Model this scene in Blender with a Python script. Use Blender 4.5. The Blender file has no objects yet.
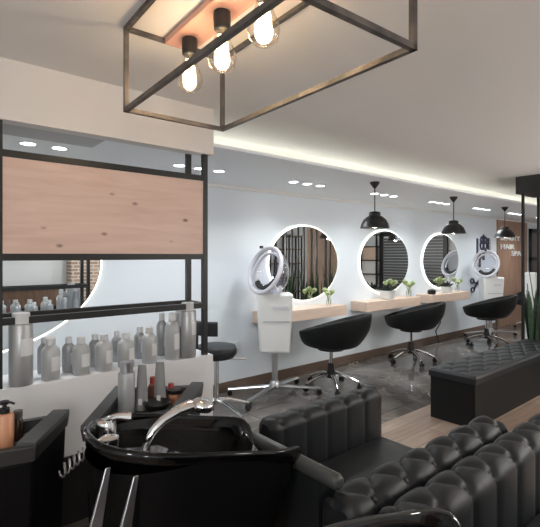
import bpy, math, random
from mathutils import Vector, Matrix
random.seed(7)
PI = math.pi
S = bpy.context.scene
COL = S.collection
sin, cos = math.sin, math.cos

# ------------------------------------------------------------------ survey
CAMZ, F, HOR = 1.6, 443.0, 255.0
AL = math.atan2(530, 443)
FW = Vector((cos(AL), sin(AL), 0)); RT = Vector((sin(AL), -cos(AL), 0))
def ray(x, y): return FW * F + RT * (x - 270) + Vector((0, 0, HOR - y))
def at_z(x, y, z):
    d = ray(x, y); return d * ((z - CAMZ) / d.z) + Vector((0, 0, CAMZ))
def at_y(x, y, Y):
    d = ray(x, y); return d * (Y / d.y) + Vector((0, 0, CAMZ))

# ------------------------------------------------------------------ materials
def mat(name, col, rough=.5, metal=0, spec=.5, coat=0, emit=None, es=0, bump=None, noise=None, ior=None):
    m = bpy.data.materials.new(name); m.use_nodes = True
    nt = m.node_tree; b = nt.nodes['Principled BSDF']
    b.inputs['Base Color'].default_value = (*col, 1)
    b.inputs['Roughness'].default_value = rough
    b.inputs['Metallic'].default_value = metal
    b.inputs['Specular IOR Level'].default_value = spec
    b.inputs['Coat Weight'].default_value = coat
    if emit:
        b.inputs['Emission Color'].default_value = (*emit, 1); b.inputs['Emission Strength'].default_value = es
    tc = nt.nodes.new('ShaderNodeTexCoord')
    if noise:                                   # (scale, second colour, stretch)
        mp = nt.nodes.new('ShaderNodeMapping'); mp.inputs['Scale'].default_value = noise[2]
        nz = nt.nodes.new('ShaderNodeTexNoise'); nz.inputs['Scale'].default_value = noise[0]; nz.inputs['Detail'].default_value = 6
        rp = nt.nodes.new('ShaderNodeValToRGB')
        rp.color_ramp.elements[0].position = .35; rp.color_ramp.elements[1].position = .68
        rp.color_ramp.elements[0].color = (*col, 1); rp.color_ramp.elements[1].color = (*noise[1], 1)
        nt.links.new(tc.outputs['Object'], mp.inputs[0]); nt.links.new(mp.outputs[0], nz.inputs[0])
        nt.links.new(nz.outputs[0], rp.inputs[0]); nt.links.new(rp.outputs[0], b.inputs['Base Color'])
    if bump:
        n2 = nt.nodes.new('ShaderNodeTexNoise'); n2.inputs['Scale'].default_value = bump[0]; n2.inputs['Detail'].default_value = 4
        bp = nt.nodes.new('ShaderNodeBump'); bp.inputs['Strength'].default_value = bump[1]; bp.inputs['Distance'].default_value = .004
        nt.links.new(tc.outputs['Object'], n2.inputs[0]); nt.links.new(n2.outputs[0], bp.inputs['Height'])
        nt.links.new(bp.outputs[0], b.inputs['Normal'])
    return m

def wood_mat(name, c1, c2, knot, rough=.5, axis=0, knots=True, scale=1):
    m = bpy.data.materials.new(name); m.use_nodes = True
    nt = m.node_tree; N = nt.nodes; L = nt.links; b = N['Principled BSDF']; b.inputs['Roughness'].default_value = rough
    tc = N.new('ShaderNodeTexCoord'); mp = N.new('ShaderNodeMapping')
    sc = [9 * scale, 9 * scale, 9 * scale]; sc[axis] = .9 * scale; mp.inputs['Scale'].default_value = sc
    L.new(tc.outputs['Object'], mp.inputs[0])
    nz = N.new('ShaderNodeTexNoise'); nz.inputs['Scale'].default_value = 2.2; nz.inputs['Detail'].default_value = 8; nz.inputs['Distortion'].default_value = .7
    L.new(mp.outputs[0], nz.inputs[0])
    rp = N.new('ShaderNodeValToRGB'); rp.color_ramp.elements[0].position = .3; rp.color_ramp.elements[1].position = .7
    rp.color_ramp.elements[0].color = (*c1, 1); rp.color_ramp.elements[1].color = (*c2, 1)
    L.new(nz.outputs[0], rp.inputs[0])
    out = rp.outputs[0]
    if knots:
        mp2 = N.new('ShaderNodeMapping'); s2 = [7.5, 7.5, 7.5]; s2[axis] = 4.2; mp2.inputs['Scale'].default_value = s2
        L.new(tc.outputs['Object'], mp2.inputs[0])
        vo = N.new('ShaderNodeTexVoronoi'); vo.inputs['Scale'].default_value = 1.0; L.new(mp2.outputs[0], vo.inputs[0])
        r2 = N.new('ShaderNodeValToRGB'); r2.color_ramp.elements[0].position = .04; r2.color_ramp.elements[1].position = .12
        r2.color_ramp.elements[0].color = (1, 1, 1, 1); r2.color_ramp.elements[1].color = (0, 0, 0, 1)
        L.new(vo.outputs['Distance'], r2.inputs[0])
        mx = N.new('ShaderNodeMix'); mx.data_type = 'RGBA'; L.new(r2.outputs[0], mx.inputs['Factor'])
        L.new(out, mx.inputs['A']); mx.inputs['B'].default_value = (*knot, 1); out = mx.outputs['Result']
    L.new(out, b.inputs['Base Color'])
    return m

def marble_mat():
    m = bpy.data.materials.new('dark_marble'); m.use_nodes = True
    nt = m.node_tree; N = nt.nodes; L = nt.links; b = N['Principled BSDF']; b.inputs['Roughness'].default_value = .13
    tc = N.new('ShaderNodeTexCoord')
    nz = N.new('ShaderNodeTexNoise'); nz.inputs['Scale'].default_value = 1.3; nz.inputs['Detail'].default_value = 9; nz.inputs['Distortion'].default_value = 1.2
    L.new(tc.outputs['Object'], nz.inputs[0])
    rp = N.new('ShaderNodeValToRGB'); e = rp.color_ramp.elements
    e[0].position = .3; e[0].color = (.075, .066, .060, 1); e[1].position = .75; e[1].color = (.21, .188, .17, 1)
    L.new(nz.outputs[0], rp.inputs[0])
    n2 = N.new('ShaderNodeTexNoise'); n2.inputs['Scale'].default_value = 1.0; n2.inputs['Detail'].default_value = 8; n2.inputs['Distortion'].default_value = 2.2
    L.new(tc.outputs['Object'], n2.inputs[0])
    r2 = N.new('ShaderNodeValToRGB'); e = r2.color_ramp.elements
    e[0].position = .488; e[0].color = (0, 0, 0, 1); e[1].position = .5; e[1].color = (.4, .4, .4, 1)
    k = e.new(.515); k.color = (0, 0, 0, 1)
    L.new(n2.outputs[0], r2.inputs[0])
    mx = N.new('ShaderNodeMix'); mx.data_type = 'RGBA'; L.new(r2.outputs[0], mx.inputs['Factor']); L.new(rp.outputs[0], mx.inputs['A'])
    mx.inputs['B'].default_value = (.42, .38, .35, 1)
    # slab joints
    br = N.new('ShaderNodeTexBrick'); br.offset = 0; br.inputs['Scale'].default_value = 1
    br.inputs['Brick Width'].default_value = .9; br.inputs['Row Height'].default_value = .9; br.inputs['Mortar Size'].default_value = .004
    br.inputs['Color1'].default_value = (1, 1, 1, 1); br.inputs['Color2'].default_value = (.85, .85, .85, 1); br.inputs['Mortar'].default_value = (.3, .3, .3, 1)
    L.new(tc.outputs['Object'], br.inputs[0])
    ml = N.new('ShaderNodeMix'); ml.data_type = 'RGBA'; ml.blend_type = 'MULTIPLY'; ml.inputs['Factor'].default_value = 1
    L.new(mx.outputs['Result'], ml.inputs['A']); L.new(br.outputs[0], ml.inputs['B'])
    L.new(ml.outputs['Result'], b.inputs['Base Color'])
    return m

def plank_mat():
    m = bpy.data.materials.new('plank_floor'); m.use_nodes = True
    nt = m.node_tree; N = nt.nodes; L = nt.links; b = N['Principled BSDF']; b.inputs['Roughness'].default_value = .33
    tc = N.new('ShaderNodeTexCoord')
    br = N.new('ShaderNodeTexBrick'); br.inputs['Scale'].default_value = 1; br.inputs['Brick Width'].default_value = 1.5
    br.inputs['Row Height'].default_value = .17; br.inputs['Mortar Size'].default_value = .003
    br.inputs['Color1'].default_value = (.30, .215, .165, 1); br.inputs['Color2'].default_value = (.43, .335, .27, 1); br.inputs['Mortar'].default_value = (.12, .085, .065, 1)
    L.new(tc.outputs['Object'], br.inputs[0])
    mp = N.new('ShaderNodeMapping'); mp.inputs['Scale'].default_value = (1.2, 16, 1); L.new(tc.outputs['Object'], mp.inputs[0])
    nz = N.new('ShaderNodeTexNoise'); nz.inputs['Scale'].default_value = 2; nz.inputs['Detail'].default_value = 6; L.new(mp.outputs[0], nz.inputs[0])
    rp = N.new('ShaderNodeValToRGB'); rp.color_ramp.elements[0].position = .3; rp.color_ramp.elements[1].position = .7
    rp.color_ramp.elements[0].color = (.68, .66, .64, 1); rp.color_ramp.elements[1].color = (1.1, 1.08, 1.05, 1); L.new(nz.outputs[0], rp.inputs[0])
    ml = N.new('ShaderNodeMix'); ml.data_type = 'RGBA'; ml.blend_type = 'MULTIPLY'; ml.inputs['Factor'].default_value = 1
    L.new(br.outputs[0], ml.inputs['A']); L.new(rp.outputs[0], ml.inputs['B']); L.new(ml.outputs['Result'], b.inputs['Base Color'])
    return m

def brick_mat():
    m = bpy.data.materials.new('brick'); m.use_nodes = True
    nt = m.node_tree; N = nt.nodes; L = nt.links; b = N['Principled BSDF']; b.inputs['Roughness'].default_value = .85
    tc = N.new('ShaderNodeTexCoord'); mp = N.new('ShaderNodeMapping'); mp.inputs['Rotation'].default_value = (PI / 2, 0, 0)
    L.new(tc.outputs['Object'], mp.inputs[0])
    br = N.new('ShaderNodeTexBrick'); br.inputs['Scale'].default_value = 1; br.inputs['Brick Width'].default_value = .24; br.inputs['Row Height'].default_value = .085
    br.inputs['Mortar Size'].default_value = .012
    br.inputs['Color1'].default_value = (.25, .17, .13, 1); br.inputs['Color2'].default_value = (.42, .32, .26, 1); br.inputs['Mortar'].default_value = (.6, .57, .53, 1)
    L.new(mp.outputs[0], br.inputs[0]); L.new(br.outputs[0], b.inputs['Base Color'])
    return m

def glass_mat(name, tint=(1, 1, 1), mixf=.12, rough=.02):
    m = bpy.data.materials.new(name); m.use_nodes = True
    nt = m.node_tree; N = nt.nodes; L = nt.links; N.remove(N['Principled BSDF'])
    o = N['Material Output']; t = N.new('ShaderNodeBsdfTransparent'); t.inputs[0].default_value = (*tint, 1)
    g = N.new('ShaderNodeBsdfGlossy'); g.inputs['Roughness'].default_value = rough
    lw = N.new('ShaderNodeLayerWeight'); lw.inputs['Blend'].default_value = .25 + mixf
    mx = N.new('ShaderNodeMixShader'); L.new(lw.outputs['Facing'], mx.inputs[0]); L.new(t.outputs[0], mx.inputs[1]); L.new(g.outputs[0], mx.inputs[2])
    L.new(mx.outputs[0], o.inputs['Surface'])
    return m

M = dict(
    wall=mat('wall_paint', (.74, .80, .85), .6, bump=(30, .05)),
    beam=mat('beam_paint', (.70, .665, .64), .65),
    ceil=mat('ceiling_paint', (.78, .765, .75), .75),
    soffit=mat('soffit_paint', (.86, .90, .93), .6),
    cove=mat('cove_paint', (.85, .84, .80), .7),
    ledge=mat('half_wall_paint', (.72, .73, .75), .5),
    grey=mat('grey_vent', (.42, .43, .44), .5),
    blackm=mat('black_metal', (.012, .012, .013), .42, 0, .5),
    darkm=mat('burnished_steel', (.10, .095, .09), .45, .7, noise=(14, (.2, .175, .16), (1, 1, 1))),
    leather=mat('black_leather', (.0085, .0098, .0108), .46, 0, .25, bump=(240, .2)),
    leather2=mat('charcoal_leather', (.0125, .015, .0172), .45, 0, .42, bump=(200, .18)),
    chrome=mat('chrome', (.75, .75, .76), .12, 1),
    satin=mat('satin_steel', (.52, .53, .55), .32, 1),
    ceramic=mat('black_ceramic', (.002, .002, .0024), .05, 0, .32, 0),
    plastic=mat('black_plastic', (.008, .008, .009), .33),
    plasticg=mat('grey_plastic', (.022, .023, .025), .38),
    trolley=mat('black_lacquer', (.003, .003, .0034), .5, 0, .09),
    white=mat('white_plastic', (.78, .80, .80), .35),
    lilac=mat('pale_hood_plastic', (.66, .66, .72), .28),
    oak=wood_mat('knotty_oak', (.58, .41, .345), (.69, .51, .44), (.16, .09, .06), .45, 0),
    shelfwood=wood_mat('shelf_oak', (.66, .50, .40), (.76, .60, .49), (.3, .2, .14), .45, 0, False),
    plate=wood_mat('plate_wood', (.58, .30, .22), (.68, .38, .29), (.3, .16, .1), .5, 1, False),
    panelwood=wood_mat('wall_cladding', (.27, .155, .10), (.40, .25, .175), (.12, .06, .04), .5, 2, False),
    basew=wood_mat('skirting_wood', (.11, .075, .055), (.17, .12, .09), (.1, .06, .04), .4, 0, False),
    darkwood=wood_mat('counter_wood', (.13, .085, .06), (.2, .135, .1), (.1, .06, .04), .5, 2, False),
    silver=mat('silver_bottle', (.40, .41, .42), .36, .45),
    silver2=mat('pale_bottle', (.44, .45, .46), .38, .25),
    cap=mat('bottle_cap', (.60, .61, .62), .3, .1),
    labelm=mat('bottle_label', (.66, .67, .68), .55),
    orange=mat('amber_bottle', (.52, .25, .14), .3),
    red=mat('red_plastic', (.36, .05, .04), .35),
    dred=mat('brown_plastic', (.20, .075, .055), .35),
    green=mat('snake_leaf', (.028, .06, .034), .4, noise=(7, (.075, .12, .07), (1, 1, 5))),
    dgreen=mat('dark_leaf', (.012, .022, .014), .5), lgreen=mat('pale_leaf', (.36, .44, .20), .5),
    soil=mat('soil', (.03, .02, .015), .9),
    marble=marble_mat(), plank=plank_mat(), brick=brick_mat(),
    mirror=mat('mirror_silver', (.86, .88, .88), .0, 1),
    halo=mat('halo_diffuser', (.9, .9, .88), .5, emit=(1, .97, .86), es=2.2),
    glass=glass_mat('clear_glass'), visor=glass_mat('visor_plastic', (.80, .80, .86), .22, .12),
    bulbglass=glass_mat('bulb_glass', (1, .95, .88), .0, .03),
    spot=mat('downlight_lens', (1, 1, 1), .4, emit=(.95, .98, 1), es=14),
    globe=mat('fill_globe_glow', (1, 1, 1), .4, emit=(1, .96, .91), es=52.0),  # glow of the added fill globes
    filament=mat('filament', (1, .8, .5), .5, emit=(1, .80, .52), es=20),
    shadein=mat('shade_lining', (.80, .70, .55), .5),
    pbulb=mat('pendant_bulb', (1, .9, .75), .4, emit=(1, .86, .64), es=9),
    decal=mat('navy_ornament', (.018, .022, .05), .4),
    letters=mat('white_letters', (.85, .85, .84), .5),
    slat=mat('dark_shutter', (.12, .13, .14), .4),
    wire=mat('black_wire', (.02, .02, .02), .5),
)

# ------------------------------------------------------------------ mesh builder
class MB:
    def __init__(s): s.v = []; s.f = []
    def add(s, vs, fs, mx=None):
        o = len(s.v)
        s.v += [tuple(mx @ Vector(p)) if mx else tuple(p) for p in vs]
        s.f += [tuple(i + o for i in f) for f in fs]; return s
    def box(s, c, d, mx=None):
        x, y, z = c; a, b, e = d[0] / 2, d[1] / 2, d[2] / 2
        vs = [(x + i * a, y + j * b, z + k * e) for i in (-1, 1) for j in (-1, 1) for k in (-1, 1)]
        return s.add(vs, [(0, 1, 3, 2), (4, 6, 7, 5), (0, 4, 5, 1), (2, 3, 7, 6), (0, 2, 6, 4), (1, 5, 7, 3)], mx)
    def bx(s, a, b): return s.box([(p + q) / 2 for p, q in zip(a, b)], [abs(q - p) for p, q in zip(a, b)])
    def prism(s, pts, z0, z1, top=None):
        n = len(pts); top = top or pts
        vs = [(p[0], p[1], z0) for p in pts] + [(p[0], p[1], z1) for p in top]
        return s.add(vs, [tuple(range(n - 1, -1, -1)), tuple(range(n, 2 * n))] + [(i, (i + 1) % n, n + (i + 1) % n, n + i) for i in range(n)])
    def lathe(s, prof, n=28, c=(0, 0, 0), mx=None):
        vs = []; fs = []; m = len(prof)
        for (r, z) in prof:
            for k in range(n): vs.append((c[0] + max(r, 1e-4) * cos(2 * PI * k / n), c[1] + max(r, 1e-4) * sin(2 * PI * k / n), c[2] + z))
        for i in range(m - 1):
            for k in range(n): fs.append((i * n + k, i * n + (k + 1) % n, (i + 1) * n + (k + 1) % n, (i + 1) * n + k))
        fs.append(tuple(range(n - 1, -1, -1))); fs.append(tuple((m - 1) * n + k for k in range(n)))
        return s.add(vs, fs, mx)
    def tube(s, pts, r, n=10, closed=False, flat=1.0, up=None):
        pts = [Vector(p) for p in pts]; m = len(pts); rs = r if isinstance(r, (list, tuple)) else [r] * m
        vs = []; fs = []; prev = None
        for i, p in enumerate(pts):
            if closed: t = pts[(i + 1) % m] - pts[i - 1]
            else: t = pts[min(i + 1, m - 1)] - pts[max(i - 1, 0)]
            t.normalize()
            if prev is None:
                a = Vector(up) if up else (Vector((0, 0, 1)) if abs(t.z) < .9 else Vector((1, 0, 0)))
            else: a = prev
            a = (a - t * a.dot(t)).normalized(); prev = a; b = t.cross(a)
            for k in range(n):
                q = 2 * PI * k / n; vs.append(p + (a * cos(q) * flat + b * sin(q)) * rs[i])
        for i in range(m if closed else m - 1):
            j = (i + 1) % m
            for k in range(n): fs.append((i * n + k, i * n + (k + 1) % n, j * n + (k + 1) % n, j * n + k))
        if not closed: fs.append(tuple(range(n - 1, -1, -1))); fs.append(tuple((m - 1) * n + k for k in range(n)))
        return s.add(vs, fs)
    def bar(s, a, b, w):                      # square bar between two points
        a, b = Vector(a), Vector(b); t = (b - a).normalized(); u = Vector((0, 0, 1)) if abs(t.z) < .9 else Vector((1, 0, 0))
        u = (u - t * u.dot(t)).normalized(); v = t.cross(u); h = w / 2
        vs = [p + u * i * h + v * j * h for p in (a - t * h, b + t * h) for i, j in ((-1, -1), (1, -1), (1, 1), (-1, 1))]
        return s.add(vs, [(3, 2, 1, 0), (4, 5, 6, 7)] + [(i, (i + 1) % 4, 4 + (i + 1) % 4, 4 + i) for i in range(4)])
    def grid(s, rows, closed_u=False):
        m = len(rows); n = len(rows[0]); vs = [p for r in rows for p in r]; fs = []
        for i in range(m - 1):
            for k in range(n if closed_u else n - 1): fs.append((i * n + k, i * n + (k + 1) % n, (i + 1) * n + (k + 1) % n, (i + 1) * n + k))
        return s.add(vs, fs)
    def build(s, name, m, parent=None, bevel=0, angle=35, loc=None, recalc=True):
        me = bpy.data.meshes.new(name); me.from_pydata([tuple(p) for p in s.v], [], s.f)
        if recalc:
            import bmesh
            b = bmesh.new(); b.from_mesh(me); bmesh.ops.recalc_face_normals(b, faces=b.faces); b.to_mesh(me); b.free()
        for p in me.polygons: p.use_smooth = True
        me.set_sharp_from_angle(angle=math.radians(angle))
        me.materials.append(m)
        o = bpy.data.objects.new(name, me); COL.objects.link(o)
        if parent: o.parent = parent
        if loc: o.location = loc
        if bevel:
            bv = o.modifiers.new('bevel', 'BEVEL'); bv.width = bevel; bv.segments = 3; bv.limit_method = 'ANGLE'; bv.angle_limit = .7
            bv.harden_normals = False
        return o

def tag(o, label, cat, group=None):
    o['label'] = label; o['category'] = cat
    if group: o['group'] = group
    return o
def thing(name, label, cat, loc=(0, 0, 0), rz=0, group=None):
    o = bpy.data.objects.new(name, None); COL.objects.link(o); o.empty_display_size = .1
    o.location = loc; o.rotation_euler = (0, 0, rz); return tag(o, label, cat, group)
KIDS = {}
def copy_tree(o, parent=None):
    c = o.copy(); COL.objects.link(c)
    if parent: c.parent = parent
    for ch in [k for k in bpy.data.objects if k.parent == o]: copy_tree(ch, c)
    return c
def dup(o, loc, rz, label, scale=None):
    c = copy_tree(o); c.location = loc; c.rotation_euler = (0, 0, rz); c['label'] = label
    if scale: c.scale = scale
    return c
def struct(name, mb, m, **k):
    o = mb.build(name, m, **k); o['kind'] = 'structure'; return o

# ------------------------------------------------------------------ room
WY, XE, XL, YF = 4.31, 13.4, -2.2, -3.2      # mirror wall, far end wall, left wall, wall behind the camera
ZM, ZS = 2.68, 2.41
LIP, SLAB = 2.80, 3.39
BY = 2.54                                    # marble / plank border
struct('floor', MB().bx((XL, BY, -.1), (XE, WY, 0)), M['marble'])
struct('floor', MB().bx((XL, YF, -.1), (XE, BY, 0)), M['plank'])
struct('wall_back', MB().bx((XL, WY, 0), (XE, WY + .15, 3)), M['wall'])
struct('wall_right', MB().bx((XE, YF, 0), (XE + .15, WY + .15, 3)), M['wall'])
struct('wall_left', MB().bx((XL - .15, YF, 0), (XL, WY + .15, 3)), M['wall'])
struct('wall_front', MB().bx((XL, YF - .15, 0), (XE, YF, 3)), M['wall'])
struct('ceiling', MB().bx((XL, YF, ZM), (XE, SLAB, ZM + .05)), M['ceil'])
struct('ceiling', MB().bx((XL, LIP, ZS), (XE, WY, ZS + .022)), M['soffit'])
struct('ceiling', MB().bx((XL, 2.4, 2.86), (XE, WY, 2.9)), M['cove'])
struct('ceiling_beam', MB().bx((XL, LIP - .005, 2.344), (1.79, 2.89, ZM)), M['beam'])
struct('half_wall', MB().bx((XL, 2.80, 0), (1.79, 3.14, .862)), M['ledge'], bevel=.006)
struct('half_wall_shade_strip', MB().bx((XL, 2.785, 0), (1.79, 2.80, .40)), M['blackm'])  # black strip added to darken the half wall's shaded foot
struct('baseboard_back', MB().bx((1.5, WY - .02, 0), (10.1, WY, .115)), M['basew'])
struct('trim_1', MB().bx((XL, WY - .035, ZS - .03), (XE, WY, ZS)), M['ceil'])
struct('wall_cladding', MB().bx((10.14, WY - .03, 0), (11.78, WY, 2.395)), M['panelwood'])
struct('trim_2', MB().bx((10.08, WY - .045, 0), (10.14, WY, .4)), M['basew'])
g = MB().bx((.42, 3.09, ZS - .012), (1.10, 3.38, ZS))
tag(g.build('ceiling_vent', M['grey'], bevel=.004), 'grey rectangular ceiling vent panel in the soffit above the wood board', 'vent')

# far glazed door on the mirror wall, shutters on the end wall
d = MB()
for x in (11.98, 12.58, 13.2): d.bx((x - .04, WY - .06, 0), (x + .04, WY, 2.25))
for z in (.06, .8, 1.5, 2.21): d.bx((11.94, WY - .06, z - .04), (13.24, WY, z + .04))
dr = struct('door_1', d, M['blackm'])
MB().bx((11.98, WY - .03, .06), (13.2, WY - .02, 2.21)).build('door_panel', mat('door_dark_glass', (.10, .06, .05), .15), dr)
d = MB(); 
for y in (-1.15, .08, 1.3): d.bx((XE - .07, y - .07, 0), (XE, y + .07, 2.4))
d.bx((XE - .07, -1.15, 2.26), (XE, 1.3, 2.42))
dr = struct('door_2', d, M['blackm'])
d = MB()
for k in range(22): d.box((XE - .03, .08, .06 + k * .1), (.03, 2.35, .085))
d.build('shutter_panel', M['slat'], dr)

# wooden slat wall and shelving on the wall behind the camera (seen in the mirrors)
d = MB()
for k in range(14): d.bx((11.6 + k * .125, YF + .002, 0), (11.69 + k * .125, YF + .04, 2.6))
tag(d.build('slat_panel', M['shelfwood']), 'light wooden slat panel at the far end of the room, seen in the first mirror', 'wall panel')
t = thing('display_shelf', 'tall black display shelf with brown boards, reflected in the first mirror', 'shelf', (10.4, YF + .2, 0))
d = MB()
for x in (-.6, 0, .6):
    for y in (-.15, .15): d.bx((x - .02, y - .02, 0), (x + .02, y + .02, 2.3))
d.build('frame', M['blackm'], t)
for z in (.3, .8, 1.3, 1.8, 2.25): MB().box((0, 0, z), (1.24, .34, .04)).build('shelf_board', M['darkwood'], t)
t = thing('display_shelf', 'black framed shelf with square wooden back boards, reflected in the second mirror', 'shelf', (XE - .2, -1.95, 0))
d = MB()
for y in (-.7, 0, .7): d.bx((-.02, y - .025, 0), (.03, y + .025, 2.35))
for z in (.4, .9, 1.4, 1.9, 2.33): d.bx((-.02, -.7, z - .02), (.18, .7, z + .02))
d.build('frame', M['blackm'], t)
MB().bx((.1, -.68, 1.42), (.13, -.02, 1.88)).build('back_board', M['shelfwood'], t)
MB().bx((.1, .02, 1.42), (.13, .68, 1.88)).build('back_board', M['shelfwood'], t)
for a, b in ((.92, 1.38), (.42, .88)): MB().bx((.1, .02, a), (.13, .68, b)).build('back_board', M['white'], t)
struct('brick_pillar', MB().bx((3.2, YF, 0), (3.95, YF + .4, ZM)), M['brick'])
t = thing('reception_counter', 'brown wooden counter with a pale top, reflected in the big left mirror', 'counter', (2.55, -2.35, 0))
MB().bx((-1.6, -.3, 0), (.55, .3, .86)).build('body', M['darkwood'], t)
MB().bx((-1.64, -.34, .86), (.59, .34, .91)).build('counter_top', M['white'], t)
for i, x in enumerate((1.35, 1.7, 2.05)):
    t = thing('wall_lamp', 'small black wall lamp, %s of three reflected in the big left mirror' % ('leftmost', 'middle one', 'rightmost')[i], 'lamp', (x, YF, 1.62), 0, 'wall lamps behind the counter')
    MB().lathe([(.02, 0), (.05, -.02), (.11, -.1), (.1, -.1), (.0, -.03)], 20, (0, .14, 0)).build('lamp_shade', M['blackm'], t)
    MB().tube([(0, 0, .03), (0, .08, .04), (0, .14, -.01)], .012, 8).build('bracket', M['blackm'], t)

# ------------------------------------------------------------------ mirrors
def ellipse(rx, rz, n=72, y=0): return [(rx * cos(2 * PI * k / n), y, rz * sin(2 * PI * k / n)) for k in range(n)]
def disc(rx, rz, y0, y1, n=72):
    m = MB(); a = ellipse(rx, rz, n, y0); b = ellipse(rx, rz, n, y1)
    return m.add(a + b, [tuple(range(n)), tuple(range(2 * n - 1, n - 1, -1))] + [(k, (k + 1) % n, n + (k + 1) % n, n + k) for k in range(n)])
def wall_mirror(x, z, rx, rz, label, hw=.045):
    t = thing('wall_mirror', label, 'mirror', (x, WY, z), 0, 'backlit round mirrors on the white wall')
    disc(rx - .008, rz - .008, -.032, -.02, 96).build('mirror_glass', M['mirror'], t, angle=60)
    # backlight ring: annulus right behind the glass, glowing
    n = 96; m = MB(); o1 = ellipse(rx + .010, rz + .010, n, -.017); i1 = ellipse(rx - hw, rz - hw, n, -.017)
    o0 = ellipse(rx + .010, rz + .010, n, -.002); i0 = ellipse(rx - hw, rz - hw, n, -.002)
    m.grid([i0, o0, o1, i1, i0], True)
    h = m.build('backlight_ring', M['halo'], t, angle=60); h['label'] = 'glowing white ring'
    return t
for px, w, lab in ((304, 1.32, 'nearest round backlit mirror, behind the hood dryer and first chair'),
                   (384, 1.32, 'middle round backlit mirror, under the nearest pendant lamp'),
                   (440, 1.30, 'farthest round backlit mirror, under the middle pendant lamp')):
    p = at_y(px, 262, WY); wall_mirror(p.x, 1.49, w / 2 - .01, .505, lab)
wall_mirror(.28, 1.53, 1.2, .78, 'huge round backlit mirror at left, behind the black frame and bottles', .05)

# ------------------------------------------------------------------ vanity shelves with pots and flowers
SH = []
for x0, x1, lab in ((3.32, 4.72, 'pale wooden wall shelf under the nearest round mirror'), (5.17, 6.57, 'pale wooden wall shelf under the middle round mirror'),
                    (6.93, 8.28, 'pale wooden wall shelf under the farthest round mirror')):
    o = MB().bx((x0, 4.0, .775), (x1, WY, .915)).build('wall_shelf', M['shelfwood'], bevel=.004)
    tag(o, lab, 'shelf', 'wall shelves under the mirrors')
def vase(p, label, s=1):
    t = thing('flower_vase', label, 'vase', p, 0, 'small flower vases on the wall shelves')
    MB().lathe([(.028, 0), (.036, .01), (.034, .09), (.030, .09), (.030, .015), (.0, .012)], 18).build('glass', M['glass'], t)
    st = MB(); lf = MB()
    for k in range(5):
        a = k * 1.26; r = .05 + .02 * (k % 2); tip = (r * cos(a), r * sin(a), .16 + .02 * (k % 3))
        st.tube([(0, 0, .02), (.01 * cos(a), .01 * sin(a), .09), tip], .004, 6)
        lf.lathe([(.004, -.03), (.03, -.012), (.036, .008), (.02, .028), (.004, .034)], 10, tip)
    st.build('stem', M['lgreen'], t); lf.build('flower_head', M['lgreen'], t)
    t.scale = (s, s, s)
vase((4.46, 4.1, .915), 'small glass vase with pale green flowers on the nearest shelf', 1.05)
vase((6.38, 4.1, .915), 'small glass vase with pale green flowers on the middle shelf', 1.25)
vase((7.98, 4.1, .915), 'small glass vase with pale green flowers on the farthest shelf', 1.15)
def pot(p, label, s=1):
    t = thing('potted_plant', label, 'plant', p, 0, 'potted plants on the wall shelves')
    MB().lathe([(.085, 0), (.1, .01), (.13, .17), (.118, .17), (.11, .15), (.0, .145)], 24).build('pot', M['white'], t)
    m = MB()
    for k in range(26):
        a = k * 2.4; e = .25 + .95 * (k % 7) / 6; L = .13 + .03 * (k % 3)
        d = Vector((cos(a) * cos(e), sin(a) * cos(e), sin(e))); b = Vector((0, 0, .15))
        m.tube([b, b + d * L * .5, b + d * L], [.012, .02, .003], 6)
    m.build('foliage', M['dgreen'], t); t.scale = (s, s, s * .8)
pot((5.83, 4.12, .915), 'round dark green plant in white pot on the middle wall shelf', 1)
pot((7.62, 4.12, .915), 'round dark green plant in white pot on the farthest wall shelf', .85)
tag(MB().lathe([(.06, 0), (.07, .02), (.07, .07), (.03, .09), (0, .09)], 18).build('styling_jar', M['plastic'], loc=(7.12, 4.12, .915)), 'small black jar at the left end of the farthest wall shelf', 'jar')

# ------------------------------------------------------------------ styling chairs
def tub_seat():
    n = 64; R0 = .10
    def rim(q):                                  # q = 0 front, pi back
        b = (1 - cos(q)) / 2
        return .39 + .10 * b ** 1.5, .17 + .25 * b ** 1.05          # radius, height above seat bottom
    rows = []
    prof = [(0, 0), (.35, 0), (.62, .01), (.78, .07), (.88, .22), (.95, .5), (.99, .8), (1.0, .95), (.985, 1.0), (.95, 1.0), (.92, .95), (.88, .75), (.82, .52), (.7, .44), (.35, .45), (0, .46)]
    for (a, h) in prof:
        r = []
        for k in range(n):
            q = 2 * PI * k / n; rr, hh = rim(q)
            if h < .5: rr = .40 + (rr - .40) * h / .5
            hz = hh * h if h > .5 or a > .85 else (.215 * h + (hh * .5 - .1075) * max(0, h / .5) * (1 if a > .85 else 0))
            if a in (.7, .35, 0) and h > .4: hz = .215 * h * 1.25
            if a == .82: hz = .15 + (hh - .215) * .35
            r.append((rr * a * cos(q) if a else 1e-4 * cos(q), rr * a * sin(q) * .92 if a else 1e-4 * sin(q), hz))
        rows.append(r)
    m = MB(); m.grid(rows, True); return m
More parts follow.
